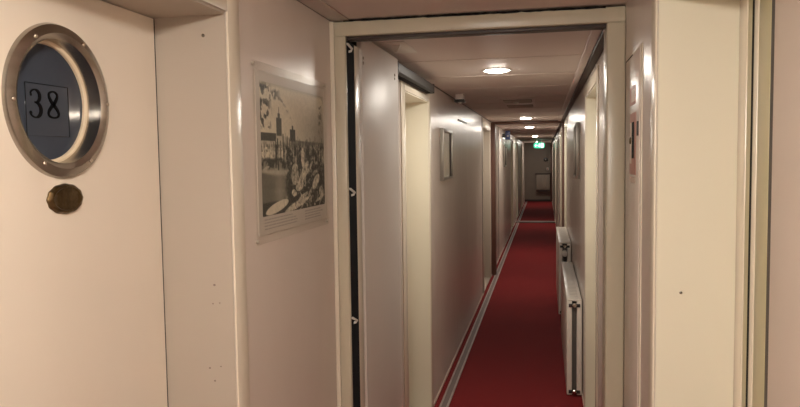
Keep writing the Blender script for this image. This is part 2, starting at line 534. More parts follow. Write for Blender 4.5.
# brass plaque with a scalloped rim
bm = bmesh.new()
n = 72
rings = []
for r, h in ((0.0, 0.0075), (0.55, 0.0073), (0.72, 0.0066), (0.78, 0.0082), (0.90, 0.0075), (1.0, 0.003), (1.0, 0.0)):
    rings.append([bm.verts.new((XD + h, 1.153 + 0.0485 * r * (1 + 0.018 * math.cos(12 * t) * (r > 0.85)) * math.cos(t), 1.533 + 0.0285 * r * (1 + 0.018 * math.cos(12 * t) * (r > 0.85)) * math.sin(t))) for t in [2 * math.pi * k / n for k in range(n)]] if r else [bm.verts.new((XD + h, 1.153, 1.533))])
for k in range(n):
    bm.faces.new((rings[0][0], rings[1][k], rings[1][(k + 1) % n]))
for i in range(1, len(rings) - 1):
    for k in range(n):
        bm.faces.new((rings[i][k], rings[i + 1][k], rings[i + 1][(k + 1) % n], rings[i][(k + 1) % n]))
obj('brass_plaque', bm, 'brass', d38, True, label='oval tarnished brass plaque with scalloped rim')
rebase(d38)

# ------------------------------------------------------------------ door and steel frame of the right recess
a, b, zl = RIGHT[0]
XQ = 0.412
dr = thing('door_7', 'rosy ivory cabin door in an olive steel frame beside the cream recess panel', 'door', (XQ, 1.1, 0), kind='structure')
zt = zl - 0.0065
box('frame_lip', (0.410, 0.46, 1.588, b - 0.0065, 0.0, zt), 'trim', dr, 0.004)
box('frame_strip', (0.4125, 0.46, 1.551, 1.5875, 0.0, zt), 'olive', dr, 0.001)
box('rubber_gap', (0.4108, 0.46, 1.536, 1.5505, 0.0, zt), 'dark', dr)
box('frame_lip', (0.4100, 0.46, 1.509, 1.5355, 0.0, zt), 'trim', dr, 0.003)
box('frame_strip', (0.4120, 0.46, 1.434, 1.5085, 0.0, zt), 'olive', dr, 0.001)
box('rubber_gap', (0.4128, 0.46, 1.414, 1.4335, 0.0, zt), 'darkbrown', dr)
box('door_leaf', (0.4120, 0.46, a + 0.02, 1.4135, 0.012, zl - 0.012), 'door_pink', dr, 0.002)
bm = bmesh.new()
add_lathe(bm, [(0.024, 0), (0.024, -0.006), (0.010, -0.010), (0.010, -0.045)], (XQ, 0.84, 1.0), 'X', 16)
add_box(bm, XQ - 0.055, XQ - 0.04, 0.83, 0.95, 0.99, 1.01, 0.004)
obj('door_handle', bm, 'steel', dr, True)
rebase(dr)
# small dents and screw holes in the cream return panels
for nm, (px, py, pz), lab in (('screw_hole', (0.298, b - 0.0063, 1.290), 'tiny dark screw hole in the cream recess panel beside the olive frame'),):
    bm = bmesh.new()
    add_lathe(bm, [(0.0035, 0.0), (0.0035, -0.0012), (0.0018, -0.0018), (0.0018, 0.0)], (px, py, pz), 'Y', 12)
    tag(obj('screw', bm, 'steel', None, True), lab, 'screw')
bm = bmesh.new()
add_lathe(bm, [(0.004, 0.0), (0.004, -0.001), (0.002, -0.0015), (0.0, -0.0015)], (-0.760, LEFT[0][1] - 0.0026, 1.884), 'Y', 12)
tag(obj('screw', bm, 'steel', None, True), 'small grey screw head in the recess panel beside door 38', 'screw')

for x_, z_, r_ in ((-0.752, 1.312, 0.0032), (-0.757, 1.268, 0.002), (-0.740, 1.270, 0.0018), (-0.770, 1.115, 0.0026), (-0.758, 1.085, 0.0026), (-0.742, 1.120, 0.002)):
    bm = bmesh.new()
    add_lathe(bm, [(r_ * 0.8, 0.0), (r_ * 0.6, -0.0004), (0.0, -0.0004)], (x_, LEFT[0][1] - 0.0025, z_), 'Y', 9, 1.3, 1.0)
    o = obj('paint_chip', bm, 'strip_dark', bpy.data.objects['trim_11'])
    o.data.transform(Matrix.Translation(-bpy.data.objects['trim_11'].location))

# ------------------------------------------------------------------ fire door frame and open leaf
FY = 2.30
fd = thing('door_14', 'open fire door leaf and beige steel frame spanning the corridor', 'fire door', (-0.23, FY, 0), kind='structure')
bm = bmesh.new()
add_box(bm, XL, -0.6535, FY - 0.014, FY + 0.003, 0, 2.012, 0.006, 3)
j = obj('frame_jamb', bm, 'frame', fd, True)
box('jamb_backing', (XL, -0.690, FY - 0.026, FY - 0.0145, 0, 2.058), 'trim', fd, 0.003)
bm = bmesh.new()
add_box(bm, 0.188, XR, FY - 0.014, FY + 0.10, 0, 2.012, 0.006, 3)
obj('frame_jamb', bm, 'frame', fd, True)
bm = bmesh.new()
add_box(bm, XL, XR, FY - 0.012, FY + 0.09, 2.010, 2.059, 0.005, 3)
obj('frame_header', bm, 'frame', fd, True)
box('header_seal', (-0.653, 0.188, FY + 0.002, FY + 0.05, 1.999, 2.0095), 'darkbrown', fd, 0.001)
box('jamb_seal', (XL + 0.001, -0.6545, FY + 0.0035, 2.398, 0.0, 1.998), 'seal', fd)
box('leaf_stile', (XL + 0.001, -0.655, 2.400, 2.470, 0.008, 1.998), 'trim', fd, 0.003)
box('stile_gap', (XL + 0.001, -0.668, 2.4705, 2.4845, 0.0, 2.03), 'dark', fd)
lf = box('door_leaf', (-0.699, -0.650, 2.486, 3.128, 0.012, 2.046), 'leaf', fd, 0.002)
for y_, z_ in ((2.506, 1.966), (2.504, 1.948), (3.052, 1.966), (3.051, 1.949)):
    bm = bmesh.new()
    add_lathe(bm, [(0.0062, -0.001), (0.0062, 0.0015), (0.003, 0.003), (0.0, 0.003)], (-0.650, y_, z_), 'X', 12)
    obj('screw', bm, 'steel', lf, True)
for z_ in (1.975, 1.485, 1.038):
    bm = bmesh.new()
    add_tube(bm, [(-0.660, 2.305, z_ + 0.014), (-0.651, 2.310, z_ + 0.011), (-0.643, 2.332, z_ - 0.002), (-0.647, 2.334, z_ - 0.008), (-0.658, 2.330, z_ - 0.012)], 0.0042, 8)
    obj('hinge_hook', bm, 'white', fd, True)
# cracked sealant line between header and ceiling, raggedly worn
bm = bmesh.new()
yy = FY - 0.0128
xs = np.linspace(-0.66, 0.185, 60)
rnd = random.Random(3)
up, dn = [], []
for i, x in enumerate(xs):
    w = 0.0022 + 0.0018 * rnd.random()
    c = 2.0600 - 0.003 * (x + 0.64) + 0.0008 * (rnd.random() - 0.5)
    if 17 < i < 20 or 40 < i < 42:
        w *= 0.35
    up.append((x, c + w))
    dn.append((x, c - w))
for i in range(59):
    q = [bm.verts.new((up[i][0], yy, up[i][1])), bm.verts.new((up[i + 1][0], yy, up[i + 1][1])), bm.verts.new((dn[i + 1][0], yy, dn[i + 1][1])), bm.verts.new((dn[i][0], yy, dn[i][1])),
         bm.verts.new((up[i][0], yy + 0.004, up[i][1])), bm.verts.new((up[i + 1][0], yy + 0.004, up[i + 1][1])), bm.verts.new((dn[i + 1][0], yy + 0.004, dn[i + 1][1])), bm.verts.new((dn[i][0], yy + 0.004, dn[i][1]))]
    for f in ((0, 1, 2, 3), (7, 6, 5, 4), (0, 4, 5, 1), (1, 5, 6, 2), (2, 6, 7, 3), (3, 7, 4, 0)):
        bm.faces.new([q[k] for k in f])
obj('cracked_sealant', bm, 'dark', fd, label='dark cracked sealant line along the ceiling')
rebase(fd)

# ------------------------------------------------------------------ brown frame further along
bf = thing('door_15', 'dark brown door frame across the corridor further along', 'door frame', (-0.23, 9.45, 0), kind='structure')
box('frame_jamb', (XL, -0.648, 9.42, 9.56, 0, 2.062), 'brown', bf, 0.004)
box('frame_jamb', (0.222, XR, 9.42, 9.56, 0, 2.062), 'brown', bf, 0.004)
box('frame_header', (-0.648, 0.222, 9.42, 9.56, 2.030, 2.062), 'brown', bf, 0.003)
rebase(bf)

# ------------------------------------------------------------------ skirting and cornice
for x0_, x1_, nm, lab in ((XL, XL + 0.006, 'baseboard_left', 'pale thin skirting edge below the poster-side wall'), (XR - 0.006, XR, 'baseboard_right', 'pale thin skirting edge below the radiator-side wall')):
    r = thing(nm, lab, 'baseboard', (x0_, 0, 0), kind='structure')
    recs = LEFT if 'left' in nm else RIGHT
    y = YB
    for a, b, zl in recs:
        box('skirting_length', (x0_, x1_, y, a - 0.10, 0.0, 0.022), 'baseb', r, 0.0015)
        y = b + 0.063
    box('skirting_length', (x0_, x1_, y, YE, 0.0, 0.022), 'baseb', r, 0.0015)
    rebase(r)
t = trim('pale ceiling strip with a dark shadow gap above the radiator wall', 'ceiling trim', (0.2, 6, ZC))
box('cover_strip', (0.168, 0.205, 2.40, 9.41, ZC - 0.012, ZC), 'ceiling', t, 0.003)
box('shadow_gap_profile', (0.207, 0.243, 2.40, 9.41, ZC - 0.022, ZC), 'darkbrown', t, 0.002)
rebase(t)
t = trim('pale ceiling strip above the radiator wall past the brown frame', 'ceiling trim', (0.2, 14, ZC))
box('cover_strip', (0.168, 0.205, 9.57, YE, ZC - 0.012, ZC), 'ceiling', t, 0.003)
box('shadow_gap_profile', (0.207, 0.243, 9.57, YE, ZC - 0.022, ZC), 'darkbrown', t, 0.002)
rebase(t)
t = trim('flat ceiling strip with a dark joint above the harbour poster', 'ceiling trim', (-0.67, 0, ZC))
box('cover_strip', (XL + 0.004, -0.638, YB, 2.285, ZC - 0.005, ZC), 'panel', t, 0.002)
box('dark_joint', (XL, XL + 0.0035, YB, 2.285, ZC - 0.004, ZC), 'darkbrown', t)
rebase(t)
t = trim('thin dark joint along the ceiling above the open fire door and framed print', 'ceiling trim', (XL, 6, ZC))
box('dark_joint', (XL, XL + 0.006, 3.13, 9.41, ZC - 0.005, ZC), 'darkbrown', t)
rebase(t)
# flat joint strips on the walls
for (x0_, x1_, y0_, y1_, lab) in (
        (XL, XL + 0.004, 10.9, 10.94, 'thin dark upright joint on the wall just past the brown frame'),
        (XL, XL + 0.004, 8.05, 8.09, 'thin dark upright joint before the brown frame')):
    tag(box('trim_%d' % (n_trim[0] + 1), (x0_, x1_, y0_, y1_, 0.02, ZC - 0.01), 'darkbrown'), lab, 'wall joint', kind='structure')
    n_trim[0] += 1

# ------------------------------------------------------------------ harbour poster
po = thing('poster', 'sepia harbour photograph poster under clear acrylic on the ivory wall', 'poster', (XL, 1.92, 1.40))
y0p, y1p, z0p, z1p = 1.665, 2.180, 1.455, 1.800
box('backing_sheet', (XL + 0.0005, XL + 0.003, 1.640, 2.192, 1.408, 1.826), mat('grey_poster_margin', (0.58, 0.51, 0.45), 0.4), po, 0.0005, 1)
NU, NV = 240, 165
U, V = np.meshgrid(np.linspace(0, 1, NU), np.linspace(0, 1, NV))       # v down
rng = np.random.default_rng(5)
def fbm(su, sv, seed, octv=4):
    r = np.random.default_rng(seed)
    out = np.zeros_like(U)
    amp = 1.0
    tot = 0
    for o in range(octv):
        gu, gv = int(su * 2 ** o) + 2, int(sv * 2 ** o) + 2
        g = r.random((gv, gu))
        fu, fv = U * (gu - 1.001), V * (gv - 1.001)
        iu, iv = fu.astype(int), fv.astype(int)
        du, dv = fu - iu, fv - iv
        du = du * du * (3 - 2 * du)
        dv = dv * dv * (3 - 2 * dv)
        out += amp * ((g[iv, iu] * (1 - du) + g[iv, iu + 1] * du) * (1 - dv) + (g[iv + 1, iu] * (1 - du) + g[iv + 1, iu + 1] * du) * dv)
        tot += amp
        amp *= 0.55
    return out / tot
def sm(x, lo, hi):
    t_ = np.clip((x - lo) / (hi - lo), 0, 1)
    return t_ * t_ * (3 - 2 * t_)
img = 0.56 - 0.24 * sm(U, 0.3, 1.0) * sm(V, 0.05, 0.32) + 0.03 * fbm(3, 3, 1)          # sky
def put(mask, val):
    global img
    img = img * (1 - mask) + val * mask
# arching branch and leaves at upper left
leaf_n = fbm(30, 26, 2, 3)
put((sm(0.17 - U, 0.0, 0.09) * sm(leaf_n, 0.42, 0.55) * sm(0.36 - V, 0, 0.03)), 0.10)
arc = np.abs(V - (0.10 + 0.55 * (U - 0.20) ** 2 + 0.16 * sm(U, 0.25, 0.5)))
put(sm(0.022 - arc, 0, 0.018) * sm(U, 0.06, 0.1) * sm(0.52 - U, 0, 0.15) * sm(leaf_n, 0.36, 0.56) * 0.8, 0.24)
put(sm(0.05 - np.abs(V - 0.09 - 0.02 * np.sin(20 * U)), 0, 0.03) * sm(0.30 - U, 0, 0.1) * sm(leaf_n, 0.45, 0.58), 0.20)
put(sm(0.055 - np.abs(U - 0.93), 0, 0.05) * sm(leaf_n, 0.5, 0.6) * sm(0.20 - np.abs(V - 0.18), 0, 0.08) * 0.6, 0.06)
# skyline
sky = 0.405 + 0.02 * U
put(sm(V - sky, 0, 0.012) * (U > 0.38), 0.17 + 0.05 * fbm(20, 10, 4))
put((V > 0.40) * (U <= 0.42) * 1.0, 0.36 + 0.10 * fbm(16, 16, 6))
put((np.abs(U - 0.245) < 0.036) * (V > 0.255) * (V < 0.42) * 1.0, 0.13)                # tower
put((np.abs(U - 0.245) < 0.018) * (V > 0.215) * (V < 0.26) * 1.0, 0.15)
put((np.abs(U - 0.245) < 0.006) * (V > 0.17) * (V < 0.22) * 1.0, 0.20)
put((U < 0.19) * (V > 0.375) * (V < 0.435) * 1.0, 0.09)                                 # dark roofs
put((U > 0.19) * (U < 0.34) * (V > 0.395) * (V < 0.44) * 1.0, 0.46)
put((np.abs(U - 0.445) < 0.042) * (V > 0.335) * (V < 0.43) * 1.0, 0.09)                 # second tower
put((np.abs(U - 0.445) < 0.012) * (V > 0.30) * (V < 0.34) * 1.0, 0.12)
win = ((np.sin(U * 190) > 0.1) & (np.sin(V * 150) > 0.0) & (V > 0.44) & (V < 0.56) & (U < 0.36))
put(win * 0.7, 0.17)
put((U < 0.40) * sm(V, 0.50, 0.52) * sm(0.575 - V, 0, 0.02) * sm(fbm(9, 12, 8), 0.42, 0.52), 0.52)
# forest of masts and quay crowd
crowd = fbm(26, 20, 9)
put(sm(V, 0.43, 0.50) * sm(0.68 - V, 0, 0.06) * (U > 0.30), 0.05 + 0.26 * sm(crowd, 0.42, 0.62))
put(sm(V, 0.56, 0.58) * sm(0.67 - V, 0, 0.04) * (U <= 0.36), 0.05 + 0.20 * sm(crowd, 0.45, 0.62))
for k in range(26):
    u0 = 0.16 + 0.83 * k / 25 + rng.uniform(-0.01, 0.01)
    v0 = rng.uniform(0.37, 0.46)
    put((np.abs(U - u0 - rng.uniform(-0.02, 0.02) * (V - 0.5)) < rng.uniform(0.003, 0.008)) * (V > v0) * (V < rng.uniform(0.58, 0.68)) * 0.85, rng.choice([0.04, 0.06, 0.28]))
put((np.abs(U - 0.20) < 0.012) * (V > 0.46) * (V < 0.62) * 0.9, 0.05)
# water
wat = sm(V - 0.655 - 0.03 * np.sin(6 * U), 0, 0.03) * sm(0.40 - U, -0.01, 0.05)
put(wat, 0.15 + 0.12 * np.exp(-((U - 0.24) / 0.07) ** 2) * sm(V, 0.64, 0.74) + 0.06 * fbm(5, 22, 11))
# dark mass of hulls, right half
hull = sm(U - 0.33 - 0.03 * np.sin(14 * V), 0, 0.06) * sm(V, 0.60, 0.66)
put(hull, 0.035 + 0.10 * sm(fbm(20, 22, 12), 0.5, 0.66))
def boat(cu, cv, lu, lv, ang, val, sharp=0.18):
    c_, s_ = math.cos(ang), math.sin(ang)
    du, dv = (U - cu), (V - cv)
    p, q = (du * c_ + dv * s_) / lu, (-du * s_ + dv * c_) / lv
    put(sm(1 - (p * p + q * q), 0, sharp) * 0.95, val)
for args in ((0.60, 0.565, 0.025, 0.09, 0.0, 0.52), (0.47, 0.70, 0.06, 0.095, 0.1, 0.40), (0.60, 0.715, 0.16, 0.042, -0.9, 0.52), (0.71, 0.66, 0.10, 0.018, -0.75, 0.40),
             (0.54, 0.80, 0.07, 0.045, -0.3, 0.46), (0.83, 0.78, 0.09, 0.045, -0.8, 0.50), (0.80, 0.70, 0.05, 0.02, -0.5, 0.30), (0.45, 0.855, 0.04, 0.03, 0.3, 0.52),
             (0.66, 0.74, 0.05, 0.02, -0.8, 0.05), (0.93, 0.88, 0.045, 0.06, -0.4, 0.36), (0.72, 0.87, 0.06, 0.02, -0.9, 0.36), (0.06, 0.64, 0.045, 0.012, -0.3, 0.40)):
    boat(*args)
# pale awnings in the foreground
put(sm(V - 0.89, 0, 0.02) * sm(0.45 - U, -0.1, 0.1), 0.06)
boat(0.20, 0.945, 0.17, 0.040, -0.22, 0.60)
boat(0.50, 0.955, 0.21, 0.030, -0.22, 0.50)
boat(0.60, 0.895, 0.10, 0.020, -0.35, 0.42)
boat(0.90, 0.935, 0.10, 0.014, -0.3, 0.45)
put((sm(crowd, 0.60, 0.66) * (U > 0.5) * (V > 0.62)) * 0.7, 0.42)
fine = fbm(70, 50, 15, 2)
low = sm(V, 0.40, 0.50) * sm(U + sm(0.6 - V, 0, 0.05), 0.25, 0.40)
img = img * (1 + low * 0.8 * (fine - 0.5)) + low * 0.10 * sm(fine, 0.66, 0.80) - low * 0.10 * sm(0.40 - fine, 0.0, 0.12)
img = np.clip(1.2 * (img - 0.035), 0.010, 0.68) * (0.9 + 0.2 * fine)
img = 0.78 * (img / 0.68) ** 1.25
# rounded soft vignette of the old plate at the upper right
vig = sm(np.hypot(np.clip(U - 0.88, 0, 1) / 0.12, np.clip(0.10 - V, 0, 1) / 0.10), 0.92, 1.05)
put(vig, 0.45)
put(sm(0.035 - V, 0, 0.03) * 0.7, 0.45)
verts = [(XL + 0.0032, y0p + u * (y1p - y0p), z1p - v * (z1p - z0p)) for u, v in zip(U.ravel(), V.ravel())]
faces = [(j * NU + i, j * NU + i + 1, (j + 1) * NU + i + 1, (j + 1) * NU + i) for j in range(NV - 1) for i in range(NU - 1)]
me = bpy.data.meshes.new('photo_print')
me.from_pydata(verts, [], faces)
ca = me.color_attributes.new('ink', 'FLOAT_COLOR', 'POINT')
g = img.ravel()
cols = np.ones((len(g), 4), dtype=np.float32)
cols[:, 0] = g * 1.0
cols[:, 1] = g * 0.90
cols[:, 2] = g * 0.72
ca.data.foreach_set('color', cols.ravel())
me.materials.append(M['ink'])
pr = bpy.data.objects.new('photo_print', me)
COL.objects.link(pr)
pr.parent = po
pr['label'] = 'sepia print of sailing boats, masts and towers around a harbour'
# grey caption lines under the print
M['caption'] = mat('faded_caption_ink', (0.36, 0.32, 0.29), 0.5)
for k in range(4):
    for (ua, ub) in ((0.02, 0.50), (0.62, 0.98)):
        z_ = 1.446 - k * 0.008
        bm = bmesh.new()
        r = random.Random(k * 7 + int(ua * 10))
        y_ = y0p + ua * (y1p - y0p)
        yend = y0p + ub * (y1p - y0p) - r.random() * 0.05
        while y_ < yend:
            w = 0.008 + r.random() * 0.02
            add_box(bm, XL + 0.003, XL + 0.0033, y_, min(y_ + w, yend), z_ - 0.0016, z_ + 0.0016)
            y_ += w + 0.004
        o = obj('caption_line', bm, 'caption', po)
        o['kind'] = 'stuff'
box('acrylic_sheet', (XL + 0.0045, XL + 0.0075, 1.618, 2.205, 1.388, 1.846), 'acrylic', po, 0.0008, 1)
for y_, z_ in ((1.626, 1.838), (2.197, 1.838), (1.626, 1.396), (2.197, 1.396)):
    bm = bmesh.new()
    add_lathe(bm, [(0.004, 0.0), (0.004, 0.0078), (0.002, 0.009), (0.0, 0.009)], (XL, y_, z_), 'X', 12)
    obj('screw', bm, 'tan', po, True)
rebase(po)

# ------------------------------------------------------------------ cabinet with stickers on the right wall
cb = thing('wall_cabinet', 'ivory flush wall cabinet with red stickers beside the fire door frame', 'cabinet', (XR, 2.08, 1.0))
box('cabinet_surround', (XR - 0.003, XR, 1.890, 2.262, 0.05, 1.884), 'trim', cb, 0.001)
cd = box('cabinet_door', (XR - 0.0055, XR - 0.003, 1.915, 2.225, 0.08, 1.876), 'panel', cb, 0.001)
box('hinge_gap', (XR - 0.004, XR - 0.003, 2.2255, 2.250, 0.08, 1.878), 'dark', cb)
box('top_gap', (XR - 0.004, XR - 0.003, 2.08, 2.250, 1.8765, 1.881), 'dark', cb)
xs_ = XR - 0.0055
st = box('red_sticker', (xs_ - 0.0008, xs_, 1.985, 2.115, 1.738, 1.790), 'sticker_red', cb, label='small square red and white sticker')
box('sticker_panel', (xs_ - 0.0012, xs_ - 0.0008, 2.000, 2.075, 1.746, 1.780), 'sticker_pale', st)
st = box('instruction_label', (xs_ - 0.0008, xs_, 1.975, 2.110, 1.545, 1.715), 'sticker_red', cb, label='tall red instruction label with black slot')
box('slot', (xs_ - 0.0016, xs_ - 0.0008, 2.015, 2.060, 1.590, 1.690), 'digit', st)
box('pale_band', (xs_ - 0.0012, xs_ - 0.0008, 2.068, 2.102, 1.575, 1.690), 'sticker_pale', st)
bm = bmesh.new()
add_lathe(bm, [(0.010, 0.0), (0.010, -0.003), (0.007, -0.005), (0.0, -0.005)], (xs_ - 0.0008, 2.085, 1.640), 'X', 18)
obj('latch_knob', bm, 'brass', cb, True)
bm = bmesh.new()
add_box(bm, xs_ - 0.003, xs_, 1.925, 1.945, 1.650, 1.688, 0.001)
obj('key_lock', bm, 'greymetal', cb, True)
box('paper_tag', (xs_ - 0.0008, xs_, 1.98, 2.09, 1.522, 1.538), 'sticker_pale', cb)
rebase(cb)

# ------------------------------------------------------------------ grey rail box above the left recess
rl = thing('closer_rail', 'long dark grey closer rail under the ceiling beyond the open fire door', 'rail', (XL, 3.7, 1.98))
bm = bmesh.new()
add_prism(bm, [(XL + 0.001, 1.985), (XL + 0.050, 1.985), (XL + 0.056, 1.992), (XL + 0.056, 2.030), (XL + 0.050, 2.036), (XL + 0.001, 2.036)], 1, 3.14, 4.17)
obj('rail_body', bm, 'greymetal', rl)
box('rail_groove', (XL + 0.012, XL + 0.040, 3.15, 4.16, 1.982, 1.985), 'dark', rl)
box('end_cap', (XL + 0.001, XL + 0.058, 4.17, 4.182, 1.983, 2.038), 'black', rl, 0.002)
box('end_cap', (XL + 0.001, XL + 0.058, 3.129, 3.14, 1.983, 2.038), 'black', rl, 0.002)
rebase(rl)

# ------------------------------------------------------------------ ceiling fittings
br = thing('ceiling_bracket', 'white bracket plate with a small fin on the ceiling by the open leaf', 'bracket', (-0.6, 2.9, ZC))
box('plate', (-0.648, -0.548, 2.77, 3.06, ZC - 0.004, ZC), 'white', br, 0.0015)
bm = bmesh.new()
add_prism(bm, [(-0.615, ZC - 0.004), (-0.577, ZC - 0.004), (-0.590, ZC - 0.034), (-0.604, ZC - 0.034)], 1, 2.83, 2.838)
obj('fin', bm, 'white', br)
rebase(br)

sn = thing('ceiling_sensor', 'small box sensor with dark underside hanging from the ceiling near the framed print', 'sensor', (-0.615, 5.2, ZC))
box('mount_box', (-0.645, -0.585, 5.16, 5.24, 2.024, ZC), 'ceiling', sn, 0.004)
box('sensor_head', (-0.652, -0.578, 5.15, 5.25, 2.004, 2.024), 'black', sn, 0.004)
bm = bmesh.new()
add_lathe(bm, [(0.014, 0.0), (0.014, -0.006), (0.008, -0.012), (0.0, -0.013)], (-0.612, 5.17, 2.004), 'Z', 16)
obj('lens_dome', bm, 'white', sn, True)
rebase(sn)
sl = thing('wall_slot_plate', 'thin dark slot plate high on the wall past the framed print', 'slot plate', (XL, 6.1, 1.9))
box('plate', (XL, XL + 0.003, 5.79, 6.43, 1.900, 1.920), 'panel', sl, 0.001)
box('slot', (XL + 0.003, XL + 0.008, 5.80, 6.42, 1.905, 1.915), 'darkbrown', sl)
rebase(sl)

vt = thing('ceiling_vent', 'ceiling air vent with two dark slotted openings beyond the first downlight', 'vent', (-0.22, 6.2, ZC))
box('vent_frame', (-0.355, -0.085, 5.70, 6.75, ZC - 0.006, ZC), 'ceiling', vt, 0.002)
for y0_ in (5.80, 6.38):
    op = box('opening', (-0.335, -0.105, y0_, y0_ + 0.26, ZC - 0.0075, ZC - 0.006), 'ventgap', vt)
    for k in range(5):
        yk = y0_ + 0.03 + k * 0.045
        bm = bmesh.new()
        add_prism(bm, [(yk, ZC - 0.0075), (yk + 0.014, ZC - 0.0075), (yk + 0.026, ZC - 0.016), (yk + 0.022, ZC - 0.016)], 0, -0.330, -0.110)
        obj('slat', bm, 'slotgrey', op)
bm = bmesh.new()
add_lathe(bm, [(0.022, 0.0), (0.022, -0.012), (0.012, -0.018), (0.0, -0.018)], (-0.235, 5.92, ZC - 0.012), 'Z', 16)
obj('centre_knob', bm, 'white', vt, True)
rebase(vt)

# downlights
def downlight(y, x, lens, label, r=0.062):
    o = thing('downlight', label, 'downlight', (x, y, ZC), 'round ceiling downlights along the corridor')
    bm = bmesh.new()
    add_lathe(bm, [(r, -0.001), (r, -0.003), (r + 0.004, -0.005), (r + 0.018, -0.004), (r + 0.022, -0.0), (r, 0.0)], (0, 0, 0), 'Z', 40, closed=True)
    obj('trim_ring', bm, 'white', o, True)
    bm = bmesh.new()
    add_lathe(bm, [(r, -0.0005), (r, -0.003), (r * 0.9, -0.008), (r * 0.6, -0.011), (0.0, -0.012)], (0, 0, 0), 'Z', 32)
    obj('lens', bm, lens, o, True)
    return o
def dome_light(y, x, label):
    o = thing('dome_light', label, 'ceiling light', (x, y, ZC), 'opal dome lights by the cabin doors')
    bm = bmesh.new()
    add_lathe(bm, [(0.088, 0.0), (0.088, -0.010), (0.078, -0.014), (0.0, -0.014)], (0, 0, 0), 'Z', 40)
    obj('base_ring', bm, 'white', o, True)
    bm = bmesh.new()
    prof = [(0.074, -0.014)] + [(0.074 * math.cos(math.radians(a_)), -0.018 - 0.045 * math.sin(math.radians(a_))) for a_ in range(0, 90, 15)] + [(0.0, -0.063)]
    add_lathe(bm, prof, (0, 0, 0), 'Z', 32)
    obj('opal_dome', bm, 'lens_near', o, True)
dome_light(0.35, -0.20, 'lit opal dome ceiling light above the cabin door numbered 38')
dome_light(-0.85, -0.20, 'unseen opal dome ceiling light added to brighten the cabin doors')  # second dome, out of view, added for more brightness around the cabin doors
downlight(3.83, -0.252, 'lens', 'lit round downlight nearest past the open fire door')
downlight(8.72, -0.225, 'lens', 'lit round downlight just before the brown frame')
downlight(11.4, -0.240, 'lens', 'first lit round downlight past the brown frame')
downlight(16.6, -0.225, 'lens', 'lit round downlight above the dark floor threshold')
downlight(23.4, -0.224, 'lens', 'lit round downlight behind the exit sign')

# ------------------------------------------------------------------ framed prints
def framed(name, label, x, s, y0_, y1_, z0_, z1_, printm, group=None):
    o = thing(name, label, 'picture', (x, (y0_ + y1_) / 2, z0_), group)
    f = 0.022
    def b(nm, p, q, ya_, yb_, za_, zb_, m):
        xa, xb = x + s * p, x + s * q
        return box(nm, (min(xa, xb), max(xa, xb), ya_, yb_, za_, zb_), m, o, 0.002 if nm == 'frame_bar' else 0)
    b('backing', 0.0, 0.008, y0_ + 0.004, y1_ - 0.004, z0_ + 0.004, z1_ - 0.004, 'print_dark')
    b('frame_bar', 0.0, 0.026, y0_, y0_ + f, z0_, z1_, 'pframe')
    b('frame_bar', 0.0, 0.026, y1_ - f, y1_, z0_, z1_, 'pframe')
    b('frame_bar', 0.0, 0.026, y0_ + f, y1_ - f, z1_ - f, z1_, 'pframe')
    b('frame_bar', 0.0, 0.026, y0_ + f, y1_ - f, z0_, z0_ + f, 'pframe')
    b('print', 0.008, 0.011, y0_ + f, y1_ - f, z0_ + f, z1_ - f, printm)
    b('mount_bar', 0.011, 0.014, y1_ - f - 0.05, y1_ - f - 0.001, z0_ + f, z1_ - f, 'print_dark')
    rebase(o)
framed('framed_picture', 'pale framed picture on the poster-side wall past the closer rail', XL, 1, 4.76, 5.27, 1.44, 1.80, 'print_pale')
framed('framed_picture', 'framed dark picture hanging on the wall above the near radiator', XR, -1, 5.22, 5.66, 1.43, 1.84, 'print_dark')
framed('framed_picture', 'small dark framed picture on the wall past the brown frame', XL, 1, 12.3, 12.9, 1.42, 1.80, 'print_dark')

# ------------------------------------------------------------------ radiators
def radiator(label, y0_, y1_, z0_, z1_, xf, valve):
    o = thing('radiator', label, 'radiator', (XR - 0.05, y0_, z0_), 'white double panel radiators on the corridor wall')
    xw = XR - 0.006
    w = xw - xf
    box('front_panel', (xf, xf + 0.034, y0_, y1_, z0_, z1_ - 0.012), 'radiator', o, 0.006, 3)
    box('rear_panel', (xw - 0.034, xw, y0_, y1_, z0_, z1_ - 0.012), 'radiator', o, 0.006, 3)
    box('convector_core', (xf + 0.036, xw - 0.036, y0_ + 0.015, y1_ - 0.015, z0_ + 0.02, z1_ - 0.03), 'fin', o)
    n = 0
    bm = bmesh.new()
    add_box(bm, xf + 0.002, xw - 0.002, y0_ + 0.004, y1_ - 0.004, z1_ - 0.012, z1_, 0.003)
    g_ = obj('top_grille', bm, 'radiator', o, True)
    yk = y0_ + 0.05
    while yk < y1_ - 0.04:
        box('grille_slot', (xf + 0.022, xw - 0.022, yk, yk + 0.012, z1_, z1_ + 0.0008), 'slotgrey', g_)
        yk += 0.055
    for zz in (z1_ - 0.05, z0_ + 0.012):
        bm = bmesh.new()
        add_box(bm, xf + 0.012, xw - 0.012, y0_ - 0.006, y0_ + 0.004, zz, zz + 0.022, 0.002)
        cp = obj('end_bracket', bm, 'black', o, True)
        bm = bmesh.new()
        add_lathe(bm, [(0.014, 0.0), (0.014, -0.012), (0.008, -0.018), (0.0, -0.018)], ((xf + xw) / 2, y0_ - 0.004, zz + 0.014), 'Y', 14)
        obj('plug', bm, 'screw', cp, True)
    if valve:
        bm = bmesh.new()
        add_lathe(bm, [(0.026, 0.0), (0.030, -0.01), (0.030, -0.045), (0.022, -0.06), (0.0, -0.06)], (xf + 0.055, y0_ - 0.01, z1_ - 0.10), 'Y', 18)
        obj('thermostat_valve', bm, 'white', o, True)
        bm = bmesh.new()
        add_tube(bm, [(xf + 0.055, y0_ - 0.03, z1_ - 0.12), (xf + 0.055, y0_ - 0.03, z0_ + 0.10), (xf + 0.055, y0_ - 0.03, 0.0)], 0.009, 10)
        obj('pipe', bm, 'black', o, True)
    rebase(o)
